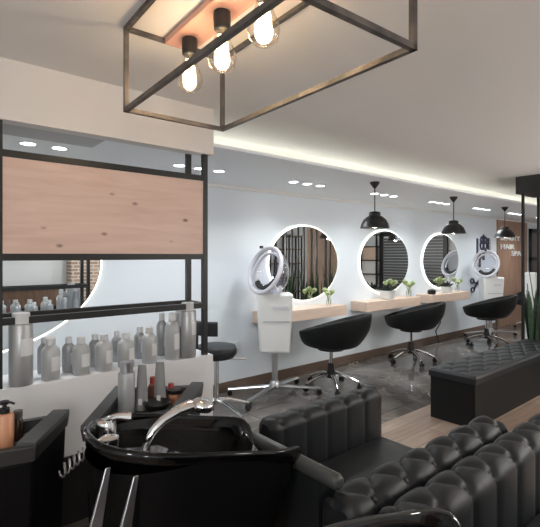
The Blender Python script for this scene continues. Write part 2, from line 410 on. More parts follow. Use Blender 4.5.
def make_chair(label, loc, rz):
    t = thing('styling_chair', label, 'chair', loc, rz, 'black styling chairs along the mirror wall')
    s = tub_seat().build('seat', M['leather'], t, loc=(0, 0, .50), angle=80)
    sd = s.modifiers.new('s', 'SUBSURF'); sd.levels = 1; sd.render_levels = 1
    MB().lathe([(.0, 0), (.022, 0), (.022, .22), (0, .22)], 18, (0, 0, .28)).build('gas_lift', M['chrome'], t)
    MB().lathe([(0, 0), (.05, 0), (.055, .05), (.042, .10), (.036, .17), (.03, .175), (0, .175)], 20, (0, 0, .13)).build('hub', M['plastic'], t)
    MB().lathe([(0, 0), (.16, 0), (.16, .02), (.05, .035), (0, .035)], 20, (0, 0, .466)).build('seat_plate', M['plastic'], t)
    for k in range(5):
        a = 2 * PI * k / 5 + .9
        d = Vector((cos(a), sin(a), 0)); L = .33
        lg = MB().tube([d * .03 + Vector((0, 0, .17)), d * .12 + Vector((0, 0, .165)), d * .22 + Vector((0, 0, .135)), d * L + Vector((0, 0, .085))], [.022, .02, .017, .014], 10).build('leg', M['chrome'], t)
        c = MB(); w = d.cross(Vector((0, 0, 1)))
        for sgn in (-1, 1):
            mx = Matrix.Translation(d * (L + .01) + w * sgn * .018 + Vector((0, 0, .032))) @ w.to_track_quat('Z', 'Y').to_matrix().to_4x4()
            c.lathe([(0, -.01), (.028, -.01), (.032, 0), (.028, .01), (0, .01)], 16, mx=mx)
        c.tube([d * (L + .0) + Vector((0, 0, .09)), d * (L + .01) + Vector((0, 0, .03))], .012, 8)
        c.tube([d * (L + .01) + Vector((0, 0, .032)) - w * .02, d * (L + .01) + Vector((0, 0, .032)) + w * .02], .006, 8)
        c.build('caster', M['plastic'], lg)
    return t
BACK = math.atan2(-.93, .36)                     # the way the backs face
RZ = BACK + PI
ch = make_chair('nearest black tub styling chair, in front of the nearest mirror', (3.98, 3.62, 0), RZ)
dup(ch, (5.88, 3.74, 0), RZ + .06, 'middle black tub styling chair, under the middle mirror')
dup(ch, (7.95, 3.55, 0), RZ - .05, 'black tub styling chair in front of the far hood dryer')
dup(ch, (10.55, 3.72, 0), RZ + .5, 'farthest black styling chair, by the wood wall behind the snake plants')

# stool with backrest behind the partition
t = thing('salon_stool', 'black round stool with small backrest behind the bottle partition', 'stool', (2.40, 3.70, 0), 0)
SB = .59
MB().lathe([(0, 0), (.17, 0), (.2, .03), (.205, .08), (.19, .115), (.14, .125), (0, .128)], 36, (0, 0, SB)).build('seat', M['leather2'], t, angle=60)
m = MB(); arc = []
for k in range(13):
    a = 2.45 + 1.75 * k / 12; arc.append((.21 * cos(a), .21 * sin(a)))
rows = [[(p[0] * f, p[1] * f, SB + z) for p in arc] for f, z in ((1.0, .24), (1.12, .25), (1.16, .31), (1.12, .37), (1.0, .38), (.94, .31), (1.0, .24))]
m.grid(rows); n = len(arc)
m.add([rows[i][0] for i in range(6)] + [rows[i][-1] for i in range(6)], [tuple(range(6)), tuple(range(11, 5, -1))])
m.build('backrest', M['leather2'], t, angle=60)
MB().tube([(-.1, 0, SB + .0), (-.2, 0, SB + .01), (-.225, 0, SB + .1), (-.222, 0, SB + .3)], .03, 10, flat=.4).build('back_support', M['leather2'], t)
MB().tube([(.05, -.03, SB - .02), (.2, -.08, SB - .03), (.29, -.1, SB - .035)], [.008, .008, .014], 8).build('lever', M['chrome'], t)
MB().lathe([(0, 0), (.025, 0), (.025, .42), (0, .42)], 16, (0, 0, .13)).build('gas_lift', M['chrome'], t)
for k in range(5):
    a = 2 * PI * k / 5 - .15; d = Vector((cos(a), sin(a), 0))
    lg = MB().tube([d * .0 + Vector((0, 0, .17)), d * .15 + Vector((0, 0, .15)), d * .36 + Vector((0, 0, .08))], [.022, .02, .016], 10).build('leg', M['chrome'], t)
    w = d.cross(Vector((0, 0, 1))); mx = Matrix.Translation(d * .36 + Vector((0, 0, .034))) @ w.to_track_quat('Z', 'Y').to_matrix().to_4x4()
    MB().lathe([(0, -.022), (.03, -.022), (.034, 0), (.03, .022), (0, .022)], 16, mx=mx).build('caster', M['plastic'], lg)

# ------------------------------------------------------------------ hood dryers
def make_dryer(label, loc, rz):
    t = thing('hood_dryer', label, 'hair dryer', loc, rz, 'white hood dryers on stands')
    # local: +x to the viewer's right, -y to the viewer
    h = MB().prism([(-.17, -.13), (.17, -.13), (.15, .13), (-.15, .13)], .50, 1.17, [(-.215, -.15), (.21, -.15), (.18, .14), (-.18, .14)]).build('housing', M['white'], t, bevel=.03)
    MB().box((0.02, -.150, .86), (.30, .008, .008)).build('panel_seam', M['grey'], h)
    MB().box((0.06, -.155, 1.02), (.17, .008, .03)).build('control_strip', M['lilac'], h)
    MB().lathe([(0, 0), (.035, 0), (.035, .36), (0, .36)], 18, (0, 0, .14)).build('pole', M['satin'], t)
    b = MB()
    MB().lathe([(0, 0), (.06, 0), (.055, .05), (.04, .07), (0, .07)], 20, (0, 0, .1)).build('hub', M['satin'], t)
    for k in range(4):
        a = (.03, 1.0, PI + .03, PI + 1.0)[k]; d = Vector((cos(a), sin(a), 0)); w = d.cross(Vector((0, 0, 1)))
        lg = MB().tube([d * .02 + Vector((0, 0, .11)), d * .25 + Vector((0, 0, .095)), d * .53 + Vector((0, 0, .075))], [.045, .035, .028], 8, flat=.45).build('leg', M['satin'], t)
        mx = Matrix.Translation(d * .51 + Vector((0, 0, .033))) @ w.to_track_quat('Z', 'Y').to_matrix().to_4x4()
        MB().lathe([(0, -.02), (.028, -.02), (.033, 0), (.028, .02), (0, .02)], 14, mx=mx).build('caster', M['plastic'], lg)
    # hood: an open visor bowl whose mouth looks down and towards the viewer
    hz = 1.43
    T = Matrix.Translation((-.11, -.04, hz)) @ Matrix.Rotation(math.radians(-38), 4, 'Z') @ Matrix.Rotation(math.radians(-9), 4, 'Y') @ Matrix.Rotation(math.radians(66), 4, 'X')
    n = 48; rx, ry = .225, .275
    def ring(f, z): return [T @ Vector((rx * f * cos(2 * PI * k / n), ry * f * sin(2 * PI * k / n), z)) for k in range(n)]
    hood = MB().grid([ring(1.0, 0), ring(1.03, -.07), ring(.95, -.17), ring(.72, -.25), ring(.4, -.29), ring(.02, -.30)], True).build('hood', M['visor'], t, angle=80)
    m = MB(); m.tube([T @ Vector((rx * 1.0 * cos(2 * PI * k / n), ry * 1.0 * sin(2 * PI * k / n), 0)) for k in range(n)], .026, 10, True)
    m.tube([T @ Vector((rx * .83 * cos(2 * PI * k / n), ry * .83 * sin(2 * PI * k / n), -.05)) for k in range(n)], .016, 8, True)
    m.build('hood_rim', M['lilac'], hood, angle=80)
    m = MB(); m.tube([T @ Vector((rx * .72 * cos(a), ry * .72 * sin(a), -.05)) for a in [PI * 1.2 + PI * .6 * k / 14 for k in range(15)]], .035, 10)
    m.build('heater_vent', M['plasticg'], hood)
    MB().tube([(0, .02, 1.15), (-.02, .03, 1.2), (-.04, .08, 1.26)], .05, 12).build('neck', M['lilac'], t)
    MB().lathe([(0, 0), (.022, .004), (.022, .03), (0, .036)], 12, (-.15, -.1, hz + .24)).build('knob', M['plastic'], t)
    return t
VR = math.atan2(-.641 * 1, .767)                 # local x along the viewer's right
dry = make_dryer('white hood dryer on a steel stand left of the nearest mirror', (3.285, 3.845, 0), VR)
dup(dry, (8.90, 3.90, 0), VR + .05, 'white hood dryer with pale ring behind the third chair, by the wall ornaments')

# ------------------------------------------------------------------ pendants
def pendant(x, y, label):
    t = thing('pendant_lamp', label, 'lamp', (x, y, ZS), 0, 'black dome pendant lamps')
    MB().lathe([(0, 0), (.055, 0), (.05, -.02), (.012, -.07), (0, -.07)], 20).build('ceiling_rose', M['blackm'], t)
    MB().lathe([(0, 0), (.006, 0), (.006, -.3), (0, -.3)], 8, (0, 0, -.05)).build('cord', M['blackm'], t)
    sh = MB().lathe([(.02, -.325), (.055, -.332), (.062, -.34), (.064, -.375), (.085, -.385), (.125, -.42), (.150, -.47), (.158, -.505), (.166, -.512)], 40).build('lamp_shade', M['blackm'], t, angle=50)
    so = sh.modifiers.new('s', 'SOLIDIFY'); so.thickness = .004
    MB().lathe([(.155, -.508), (.146, -.47), (.12, -.424), (.08, -.39), (.04, -.385)], 40).build('shade_lining', M['shadein'], sh)
    MB().lathe([(0, -.39), (.02, -.40), (.035, -.44), (.03, -.475), (0, -.49)], 16).build('bulb', M['pbulb'], t)
    l = bpy.data.lights.new('pendant_light', 'POINT'); l.energy = 5; l.color = (1, .86, .66); l.shadow_soft_size = .03
    lo = bpy.data.objects.new('pendant_light', l); lo.location = (0, 0, -.5); lo.parent = t; COL.objects.link(lo)
pendant(4.05, 3.03, 'nearest black dome pendant lamp, above the middle mirror')
pendant(5.93, 3.10, 'middle black dome pendant lamp, above the farthest mirror')
pendant(7.85, 3.20, 'farthest black dome pendant lamp, in front of the wood wall')

# ------------------------------------------------------------------ downlights
wh = ['above the wood board of the partition', 'beside the right post of the partition', 'above the nearest round mirror', 'right behind the nearest pendant cord',
      'between the nearest and middle pendant', 'right of the middle pendant cord', 'behind the farthest pendant', 'beside the black pole at right']
for gi, x0 in enumerate((.50, 1.93, 3.33, 4.78, 6.20, 7.62, 9.04, 10.46)):
    for k in range(3):
        x = x0 + .212 * k
        t = thing('downlight', 'white downlight, %s of the trio %s' % (('left one', 'middle one', 'right one')[k], wh[gi]), 'ceiling light', (x, 3.58, ZS), 0, 'trios of recessed downlights')
        MB().lathe([(.060, 0), (.060, -.006), (.050, -.008), (.050, 0)], 20).build('trim_ring', M['white'], t)
        MB().lathe([(0, 0), (.05, 0), (.05, -.005), (0, -.005)], 20).build('lens', M['spot'], t)
    l = bpy.data.lights.new('downlight_beam', 'SPOT'); l.energy = 66; l.color = (.93, .97, 1); l.spot_size = math.radians(150); l.spot_blend = 1; l.shadow_soft_size = .12
    lo = bpy.data.objects.new('downlight_beam', l); lo.location = (x0 + .21, 3.58, ZS - .03); COL.objects.link(lo)

# ------------------------------------------------------------------ cage chandelier
cx0, cx1, cy0, cy1, cz0, cz1 = .82, 1.35, .83, 2.03, 2.285, ZM - .012
t = thing('cage_chandelier', 'rectangular steel cage ceiling lamp with three glowing bulbs', 'ceiling lamp', (1.061, 1.43, ZM), -.04)
def W(m): m.v = [(p[0] - 1.085, p[1] - 1.43, p[2] - ZM) for p in m.v]; return m
m = MB()
for z in (cz0, cz1):
    for x in (cx0, cx1): m.bar((x, cy0, z), (x, cy1, z), .02)
    for y in (cy0, cy1): m.bar((cx0, y, z), (cx1, y, z), .02)
for x in (cx0, cx1):
    for y in (cy0, cy1): m.bar((x, y, cz0), (x, y, cz1), .02)
W(m).build('cage_frame', M['darkm'], t)
W(MB().bx((1.01, cy0, ZM - .032), (1.16, cy1 - .012, ZM - .002))).build('mounting_board', M['plate'], t)
for y in (1.90, 1.60, 1.30):
    m = MB().lathe([(0, 0), (.036, 0), (.038, -.03), (.036, -.075), (.03, -.08), (0, -.08)], 24, (1.085, y, ZM - .032)); so = W(m).build('socket', M['blackm'], t)
    m = MB().lathe([(.026, -.08), (.028, -.095), (.04, -.13), (.058, -.175), (.062, -.20), (.055, -.232), (.034, -.253), (.006, -.262)], 32, (1.085, y, ZM - .032))
    W(m).build('bulb', M['bulbglass'], so, angle=80)
    m = MB()
    for k in range(6):
        a = k * PI / 3; r = .021
        m.tube([(1.085 + .012 * cos(a), y + .012 * sin(a), ZM - .135), (1.085 + r * cos(a), y + r * sin(a), ZM - .18), (1.085 + r * cos(a), y + r * sin(a), ZM - .235), (1.085 + .008 * cos(a + .5), y + .008 * sin(a + .5), ZM - .27)], .0078, 6)
    W(m).build('filament', M['filament'], so)
    l = bpy.data.lights.new('bulb_light', 'POINT'); l.energy = 1.7; l.color = (1, .88, .78); l.shadow_soft_size = .04
    lo = bpy.data.objects.new('bulb_light', l); lo.location = (0, y - 1.43, -.20); lo.parent = t; COL.objects.link(lo)

# ------------------------------------------------------------------ black partition frame with oak board
PX0, PX1, PY0, PY1 = .417, 1.735, 2.835, 3.075; HW = .862
t = thing('partition_frame', 'black metal partition frame with a knotty wood board, standing on the white half wall', 'partition', (PX0, PY0, HW))
def W(m): m.v = [(p[0] - PX0, p[1] - PY0, p[2] - HW) for p in m.v]; return m
pw = .036
for x in (PX0, PX1):
    for y in (PY0, PY1): W(MB().bx((x - pw / 2, y - pw / 2, HW), (x + pw / 2, y + pw / 2, 2.344 if y == PY0 else ZS - .002))).build('post', M['blackm'], t)
for z in (2.165, 1.588, 1.229):
    for y in (PY0, PY1):
        if y == PY1 and z != 1.229: continue
        W(MB().bx((PX0, y - pw / 2 + .002, z - .02), (PX1, y + pw / 2 - .002, z + .02))).build('rail', M['blackm'], t)
for z in (1.229,):
    for x in (PX0, PX1): W(MB().bx((x - pw / 2 + .002, PY0, z - .018), (x + pw / 2 - .002, PY1, z + .018))).build('side_rail', M['blackm'], t)
W(MB().bx((PX0 + pw / 2, PY0 - .012, 1.608), (PX1 - pw / 2, PY0 + .012, 2.145))).build('wood_board', M['oak'], t)

# ------------------------------------------------------------------ bottles on the half wall
def bottle(x0, x1, ytop, ybot, label, kind, m):
    zb = HW; p = at_z((x0 + x1) / 2, ybot, zb); p.y = max(p.y, 2.865) if kind != 'tall' else max(p.y, 2.85)
    q = at_y((x0 + x1) / 2, ybot, p.y); p.x = q.x
    k = p.y / ray((x0 + x1) / 2, 300).y
    r = (x1 - x0) / 2 * k; h = (ybot - ytop) * k
    t = thing('hair_product_bottle', label, 'bottle', (p.x, p.y, zb), random.uniform(-.2, .2), 'silver hair product bottles on the half wall')
    if kind == 'tall':
        b = MB().lathe([(0, 0), (r * .95, 0), (r, .008), (r, h * .84), (r * .95, h * .855), (r * .8, h * .86), (0, h * .86)], 28).build('body', m, t)
        MB().lathe([(0, 0), (r * .74, 0), (r * .74, h * .14), (r * .70, h * .145), (0, h * .145)], 24, (0, 0, h * .86)).build('cap', M['cap'], t)
        mm = MB(); n = 9; r2 = r * 1.012
        mm.grid([[(r2 * cos(a), r2 * sin(a), z) for a in [-1.9 + 1.25 * i / n + .2 for i in range(n + 1)]] for z in (h * .42, h * .66)])
        mm.build('paper_label', M['labelm'], b)
    else:
        b = MB().lathe([(0, 0), (r * .93, 0), (r, .008), (r, h * .66), (r * .93, h * .73), (r * .62, h * .80), (r * .45, h * .82), (r * .45, h * .84), (0, h * .84)], 28).build('body', m, t)
        MB().lathe([(0, 0), (r * .52, 0), (r * .5, h * .15), (r * .42, h * .17), (0, h * .17)], 22, (0, 0, h * .83)).build('cap', M['cap'], t)
        mm = MB(); n = 9; r2 = r * 1.012
        mm.grid([[(r2 * cos(a), r2 * sin(a), z) for a in [-1.75 + 1.5 * i / n + .15 for i in range(n + 1)]] for z in (h * .22, h * .56)])
        mm.build('paper_label', M['labelm'], b)
bl = [(10, 32, 315, 386, 'tall silver bottle at the left end of the row, by the black post', 'tall', 0),
      (42, 59.5, 340, 381, 'squat silver bottle, first in the front row right of the tall one', 's', 1),
      (38, 51, 337, 372, 'silver bottle hidden behind the first squat bottle at left', 's', 0),
      (73, 89, 339, 376, 'squat silver bottle, second in the front row of small bottles', 's', 1),
      (62.5, 75, 337, 371, 'small grey bottle behind and left of the second squat bottle', 's', 0),
      (96, 112, 335, 371, 'squat silver bottle, third in the front row of small bottles', 's', 1),
      (89, 101, 334, 366, 'small grey bottle behind and left of the third squat bottle', 's', 0),
      (118, 134, 333, 367, 'squat silver bottle, fourth in the front row, behind the trolley bottles', 's', 1),
      (111.5, 122, 331, 361, 'small grey bottle behind and left of the fourth squat bottle', 's', 0),
      (142, 156.5, 328, 363.5, 'medium silver bottle, fifth in the front row of small bottles', 's', 1),
      (134, 145, 327, 358, 'small grey bottle behind and left of the fifth front bottle', 's', 0),
      (165, 179.5, 315, 361, 'medium tall silver bottle with pale label, sixth in the front row', 's', 1),
      (156.5, 167, 313, 355, 'medium tall grey bottle behind and left of the sixth front bottle', 's', 0),
      (179.5, 196, 303, 357, 'tall silver bottle at the right end, touching the right post', 'tall', 0),
      (174, 186, 306, 353, 'tall grey bottle behind the right end bottle', 'tall', 0)]
for x0, x1, yt, yb, lab, kd, mi in bl: bottle(x0, x1, yt, yb, lab, kd, M['silver2'] if mi else M['silver'])

# ------------------------------------------------------------------ wash units
def bolster(L, w, h, z0, p=.155, amp=.022, phase=0.0, fw=.022):
    """tufted roll along +x, centred on y = 0, standing from z0 to h"""
    r = w * .42; path = []
    def arc(cy, cz, a0, a1, n):
        for i in range(n + 1):
            a = a0 + (a1 - a0) * i / n; path.append((cy + r * cos(a), cz + r * sin(a), cos(a), sin(a)))
    ns = 16
    for i in range(ns): path.append((w / 2, z0 + (h - r - z0) * i / ns, 1, 0))
    arc(w / 2 - r, h - r, 0, PI / 2, 10)
    for i in range(1, 3): path.append((w / 2 - r - (w - 2 * r) * i / 3, h, 0, 1))
    arc(-w / 2 + r, h - r, PI / 2, PI, 10)
    for i in range(1, ns + 1): path.append((-w / 2, h - r - (h - r - z0) * i / ns, -1, 0))
    # arc length, zero in the middle of the top
    s = [0]
    for i in range(1, len(path)): s.append(s[-1] + math.hypot(path[i][0] - path[i - 1][0], path[i][1] - path[i - 1][1]))
    mid = s[-1] / 2; v0 = w * .40
    nu = int(L / .0115); rows = []
    for iu in range(nu + 1):
        u = L * iu / nu; e = max(0.0, min(u, L - u)); inset = .03 * (1 - min(1, e / .03) ** .5) if e < .03 else 0
        row = []
        for (y, z, ny, nz), ss in zip(path, s):
            v = ss - mid
            def dl(a): f = (u - phase) / p - a; return abs(f - round(f)) * p
            if v < -v0: dist = dl(0)
            elif v > v0: dist = dl(.5)
            else:
                k = (v + v0) / (2 * v0) * .5; dist = min(dl(k), dl(-k)) * .9
            d = amp * (1 - math.exp(-dist / fw)) - amp
            bd = min(math.hypot(dl(0), v + v0), math.hypot(dl(.5), v - v0)); d -= .016 * math.exp(-(bd / .020) ** 2)
            if z < z0 + .06: d *= max(0, (z - z0) / .06)
            row.append((u, y + ny * (d - inset), z + nz * (d - inset)))
        rows.append(row)
    m = MB(); m.grid(rows); n = len(path)
    m.add(rows[0], [tuple(range(n))]); m.add(rows[-1], [tuple(range(n - 1, -1, -1))])
    but = [];
    k = 0
    for j in range(-1, int(L / p) + 2):
        for off, sg in ((0, -1), (.5, 1)):
            u = phase + (j + off) * p
            if .02 < u < L - .02:
                tv = mid + sg * v0; i = min(range(n), key=lambda q: abs(s[q] - tv)); q = path[i]
                but.append((u, q[0] - q[2] * .03, q[1] - q[3] * .03, q[2], q[3]))
    return m, but
def put_bolster(parent, x0, yc, L, w, h, phase, p, amp, fw):
    m, but = bolster(L, w, h, .06, p, amp, phase, fw)
    o = m.build('tufted_armrest', M['leather2'], parent, loc=(x0, yc, 0), angle=75, recalc=True)
    for (u, y, z, ny, nz) in but:
        mx = Matrix.Translation((u, y, z)) @ Vector((0, ny, nz)).to_track_quat('Z', 'Y').to_matrix().to_4x4()
        MB().lathe([(0, -.004), (.011, -.004), (.0125, .0), (.009, .006), (0, .008)], 10, mx=mx).build('button', M['leather2'], o)
    return o

def basin_mesh():
    """oval bowl, long axis x, neck notch at +x; rim falls from the tap end to the neck"""
    n = 96; a, b = .365, .235
    def outline(q):
        c, s_ = cos(q), sin(q); f = max(0, c); e = 2.5 + 1.6 * f; aa = a + .08 * f
        r = (abs(c / aa) ** e + abs(s_ / b) ** e) ** (-1 / e)
        return r * c, r * s_
    def notch(q):
        q = (q + PI) % (2 * PI) - PI
        return math.exp(-(abs(q) / .33) ** 4)
    rows = []
    # (inset factor, dz from rim)
    prof = [(.93, -.05), (.965, -.04), (.988, -.028), (1.0, -.014), (.995, -.004), (.975, .003), (.95, .002), (.93, -.008), (.905, -.035), (.86, -.09), (.76, -.145), (.55, -.175), (.28, -.19), (.06, -.195)]
    for i, (f, dz) in enumerate(prof):
        row = []
        for k in range(n):
            q = 2 * PI * k / n; x, y = outline(q)
            zr = .955 - .16 * (x / a) * .55 - .015 * (x / a) ** 2
            nt = notch(q)
            depth = max(0, 1 - abs(dz) / .14)
            sh = math.exp(-((abs((q + PI) % (2 * PI) - PI) - .5) / .2) ** 2) * .012
            row.append((x * f * (1 - .17 * nt * depth + sh * depth * 2), y * f, zr + dz - .10 * nt * depth + sh * depth))
        rows.append(row)
    m = MB(); m.grid(rows, True)
    m.add(rows[0], [tuple(range(n - 1, -1, -1))]); m.add(rows[-1], [tuple(range(n))]); return m

def make_unit(label, loc, arms, group, shower=True):
    t = thing('wash_unit', label, 'shampoo chair', loc, 0, group)
    # local origin on the floor under the bowl centre (x right along the wall, y to the wall)
    b = basin_mesh().build('basin', M['ceramic'], t, angle=70)
    n = 72; rows = []
    for f, z in ((.30, .50), (.70, .50), (.80, .56), (.90, .70), (.96, .84), (.985, .95)):
        rows.append([])
        for k in range(n):
            q = 2 * PI * k / n; c, s_ = cos(q), sin(q); fc = max(0, c); e = 2.5 + 1.6 * fc; r = (abs(c / (.365 + .08 * fc)) ** e + abs(s_ / .235) ** e) ** (-1 / e)
            rows[-1].append((r * c * f * (.90 if c > 0 else 1), r * s_ * f, min(z, .933 - .241 * r * c - (.11 if abs(s_) < .40 and c > 0 else 0)) if z > .6 else z))
    m = MB().grid(rows, True); m.add(rows[0], [tuple(range(n - 1, -1, -1))]); m.build('basin_housing', M['trolley'], t, angle=70)
    MB().lathe([(0, 0), (.028, 0), (.028, .006), (.02, .008), (0, .006)], 20, (-.02, 0, .755)).build('drain', M['chrome'], b)
    m = MB().prism([(-.2, -.12), (.14, -.12), (.14, .12), (-.2, .12)], 0, .62, [(-.22, -.14), (.16, -.14), (.16, .14), (-.22, .14)])
    m.build('pedestal', M['trolley'], t, bevel=.02)
    # tap: mixer with a lever, and a hand shower lying over the rim
    f = MB().lathe([(0, 0), (.036, 0), (.034, .03), (.03, .045), (0, .05)], 22, (-.275, .085, .99)).build('mixer', M['chrome'], t)
    MB().tube([(-.275, .085, 1.035), (-.25, .05, 1.055), (-.21, .03, 1.05)], [.013, .011, .015], 10).build('lever', M['chrome'], f)
    MB().lathe([(0, 0), (.03, 0), (.03, .025), (.016, .03), (0, .03)], 20, (-.30, -.01, .99)).build('hose_socket', M['chrome'], f)
    sp = [tuple(at_y(x, y, 1.47) - Vector((.815, 1.43, 0))) for x, y in ((145, 452), (147, 442), (153, 431), (164, 420), (178, 411), (191, 406))]
    if not shower: sp = [(-.165, -.06, .80), (-.16, -.055, .83), (-.13, -.05, .85), (-.09, -.04, .85), (-.04, -.03, .845), (0, -.02, .84)]
    h = MB().tube(sp, [.013, .0145, .0155, .017, .021, .026], 14).build('hand_shower', M['chrome'], t, angle=80)
    mx = Matrix.Translation(tuple(at_y(202, 405, 1.47) - Vector((.815, 1.43, 0))) if shower else (.02, -.02, .83)) @ Matrix.Rotation(.2, 4, 'Y')
    MB().lathe([(0, -.024), (.036, -.022), (.048, -.010), (.045, .010), (.028, .022), (0, .026)], 26, mx=mx).build('shower_head', M['chrome'], h, angle=60)
    # bright slanting struts at the tap end
    for k, (dx, dy) in enumerate(((-.345, -.125), (-.285, -.185))):
        m = MB(); A = Vector((dx, dy, .975 - .02 * k)); B = Vector((dx - .235, dy - .04, .012)); u = Vector((1, 0, 0)); v = Vector((0, 1, 0))
        vs = []
        for P_, w in ((A, .008), (A.lerp(B, .2), .021), (B, .026)):
            for i, j in ((-1, -.35), (1, -.35), (1, .35), (-1, .35)): vs.append(P_ + u * w * i + v * w * j)
        m.add(vs, [(3, 2, 1, 0), (8, 9, 10, 11)] + [(o + i, o + (i + 1) % 4, o + 4 + (i + 1) % 4, o + 4 + i) for o in (0, 4) for i in range(4)])
        m.build('support_strut', M['satin'], t, bevel=.003)
    # chair: seat, backrest with satin roll, base
    y0, y1 = arms
    yc = (y0 + y1) / 2; w = y1 - y0
    m = MB(); nx, ny = 30, 16; rows = []
    for i in range(nx + 1):
        x = .50 + 1.12 * i / nx; row = []
        for j in range(ny + 1):
            y = y0 + w * j / ny; e = min(j, ny - j) / ny; ex = min(1, (nx - i) / 4)
            row.append((x, y, .405 + .03 * min(1, e * 5) ** .5 * ex ** .5 + .10 * max(0, 1 - i / 10) ** 2))
        rows.append(row)
    m.grid(rows)
    nb = [[(p[0], p[1], .30) for p in r] for r in rows]; m.grid(nb)
    for R_, N_ in ((rows[0], nb[0]), (rows[-1], nb[-1]), ([r[0] for r in rows], [r[0] for r in nb]), ([r[-1] for r in rows], [r[-1] for r in nb])): m.grid([R_, N_])
    m.build('seat_cushion', M['leather2'], t, angle=50)
    MB().bx((.50, y0, .06), (1.6, y1, .30)).build('seat_base', M['leather'], t, bevel=.01)
    m = MB().tube([(.455, y0 - .08, .742), (.455, y0 - .075, .742), (.455, y0 - .06, .742), (.455, y1 - .04, .742), (.455, y1 - .025, .742), (.455, y1 - .02, .742)], [.012, .024, .031, .031, .024, .012], 20); m.build('neck_roll', M['satinroll'], t, angle=60)
    m = MB().prism([(.43, y0 + .01), (.47, y0 + .01), (.47, y1 - .01), (.43, y1 - .01)],   .3, .735, [(.43, y0 + .01), (.48, y0 + .01), (.48, y1 - .01), (.43, y1 - .01)])
    m.add([(.47, y0 + .01, .3), (.68, y0 + .01, .3), (.68, y0 + .01, .42), (.48, y0 + .01, .725), (.47, y1 - .01, .3), (.68, y1 - .01, .3), (.68, y1 - .01, .42), (.48, y1 - .01, .725)],
          [(0, 1, 2, 3), (7, 6, 5, 4), (0, 4, 5, 1), (1, 5, 6, 2), (2, 6, 7, 3), (3, 7, 4, 0)])
    m.build('backrest', M['leather2'], t)
    return t
M['satinroll'] = mat('grey_satin_vinyl', (.055, .06, .062), .32)
UX, UY = .815, 1.43
u1 = make_unit('black shampoo chair with glossy basin and tufted arms, in the middle of the foreground', (UX, UY, 0), (-.245, .34), 'black shampoo chairs')
put_bolster(u1, 1.50 - UX, 1.845 - UY, .97, .15, .72, .0, .172, .011, .014)
put_bolster(u1, 1.22 - UX, 1.085 - UY, 1.30, .19, .72, .05, .215, .027, .03)
u2 = make_unit('black shampoo chair nearest the camera, its basin rim cut by the bottom edge', (UX + .03, UY - .96, 0), (-.28, .305), 'black shampoo chairs', False)
put_bolster(u2, 1.28 - UX - .03, .878 - UY + .96, 1.62, .19, .73, .09, .205, .020, .024)
put_bolster(u2, 1.28 - UX - .03, .12 - UY + .96, 1.3, .15, .72, .0, .18, .012, .016)

# ------------------------------------------------------------------ trolleys
def trolley(pts, z, label, depth=.05):
    cx = sum(p[0] for p in pts) / 4; cy = sum(p[1] for p in pts) / 4
    t = thing('salon_trolley', label, 'trolley', (cx, cy, 0), 0, 'black salon trolleys by the half wall')
    q = [(p[0] - cx, p[1] - cy) for p in pts]
    sc = lambda f: [(x * f, y * f) for x, y in q]
    MB().prism(sc(.86), .07, z - .06, sc(.95)).build('cabinet', M['trolley'], t, bevel=.012)
    # tray: floor plus four broad raised rims
    m = MB(); o1, o0, i1, i0 = sc(1.0), sc(.97), sc(.80), sc(.77)
    R = lambda pp, zz: [(x, y, zz) for x, y in pp]
    m.grid([R(sc(.02), z - .06), R(o0, z - .06), R(o1, z - .004), R(sc(.985), z), R(i1, z), R(i0, z - depth), R(sc(.02), z - depth)], True)
    m.build('tray', M['plasticg'], t, angle=30)
    for x, y in sc(.7):
        c = MB().lathe([(0, -.02), (.03, -.02), (.035, 0), (.03, .02), (0, .02)], 14, mx=Matrix.Translation((x, y, .035)) @ Matrix.Rotation(PI / 2, 4, 'X'))
        c.tube([(x, y, .03), (x, y, .09)], .012, 8); c.build('caster', M['plastic'], t)
    return t, z - depth
TZ = .86
tr, tz = trolley([(.59, 1.965), (1.055, 1.89), (1.335, 2.19), (.92, 2.44)], TZ, 'black trolley tray holding silver and red bottles behind the basin')
tl, tz = trolley([(-.06, 2.0), (.405, 1.90), (.615, 2.21), (.14, 2.30)], TZ, 'black trolley tray with an orange pump bottle at the left edge')
def rest(t, a, b, wd):
    a, b = Vector((a[0], a[1], 0)) - t.location, Vector((b[0], b[1], 0)) - t.location; d = (b - a).normalized(); n_ = Vector((-d.y, d.x, 0)) * wd
    q = [a, b, b + n_, a + n_]; MB().prism([(p.x, p.y) for p in q], TZ - .004, TZ + .014).build('side_rest', M['restm'], t, bevel=.003)
M['restm'] = mat('dark_grey_rest', (.05, .052, .056), .4)
rest(tr, (1.055, 1.89), (1.335, 2.19), .07); rest(tr, (.59, 1.965), (.92, 2.44), -.06); rest(tl, (.405, 1.90), (.615, 2.21), .075)
def on(x, y): return at_z(x, y, tz)
def place(name, label, cat, x, y, group=None):
    p = on(x, y); return thing(name, label, cat, (p.x, p.y, tz), 0, group), p.y / ray(x, 300).y
t, k = place('spray_bottle', 'tall shiny silver cylinder bottle standing in the trolley tray', 'bottle', 126.5, 412, 'bottles in the trolley tray')
r, h = 8.2 * k, 50 * k
MB().lathe([(0, 0), (r, 0), (r, h * .76), (r * .96, h * .79), (r * .8, h * .8), (0, h * .8)], 28).build('body', M['silver'], t)
MB().lathe([(0, 0), (r * .78, 0), (r * .78, h * .2), (r * .7, h * .21), (0, h * .21)], 24, (0, 0, h * .8)).build('cap', M['satin'], t)
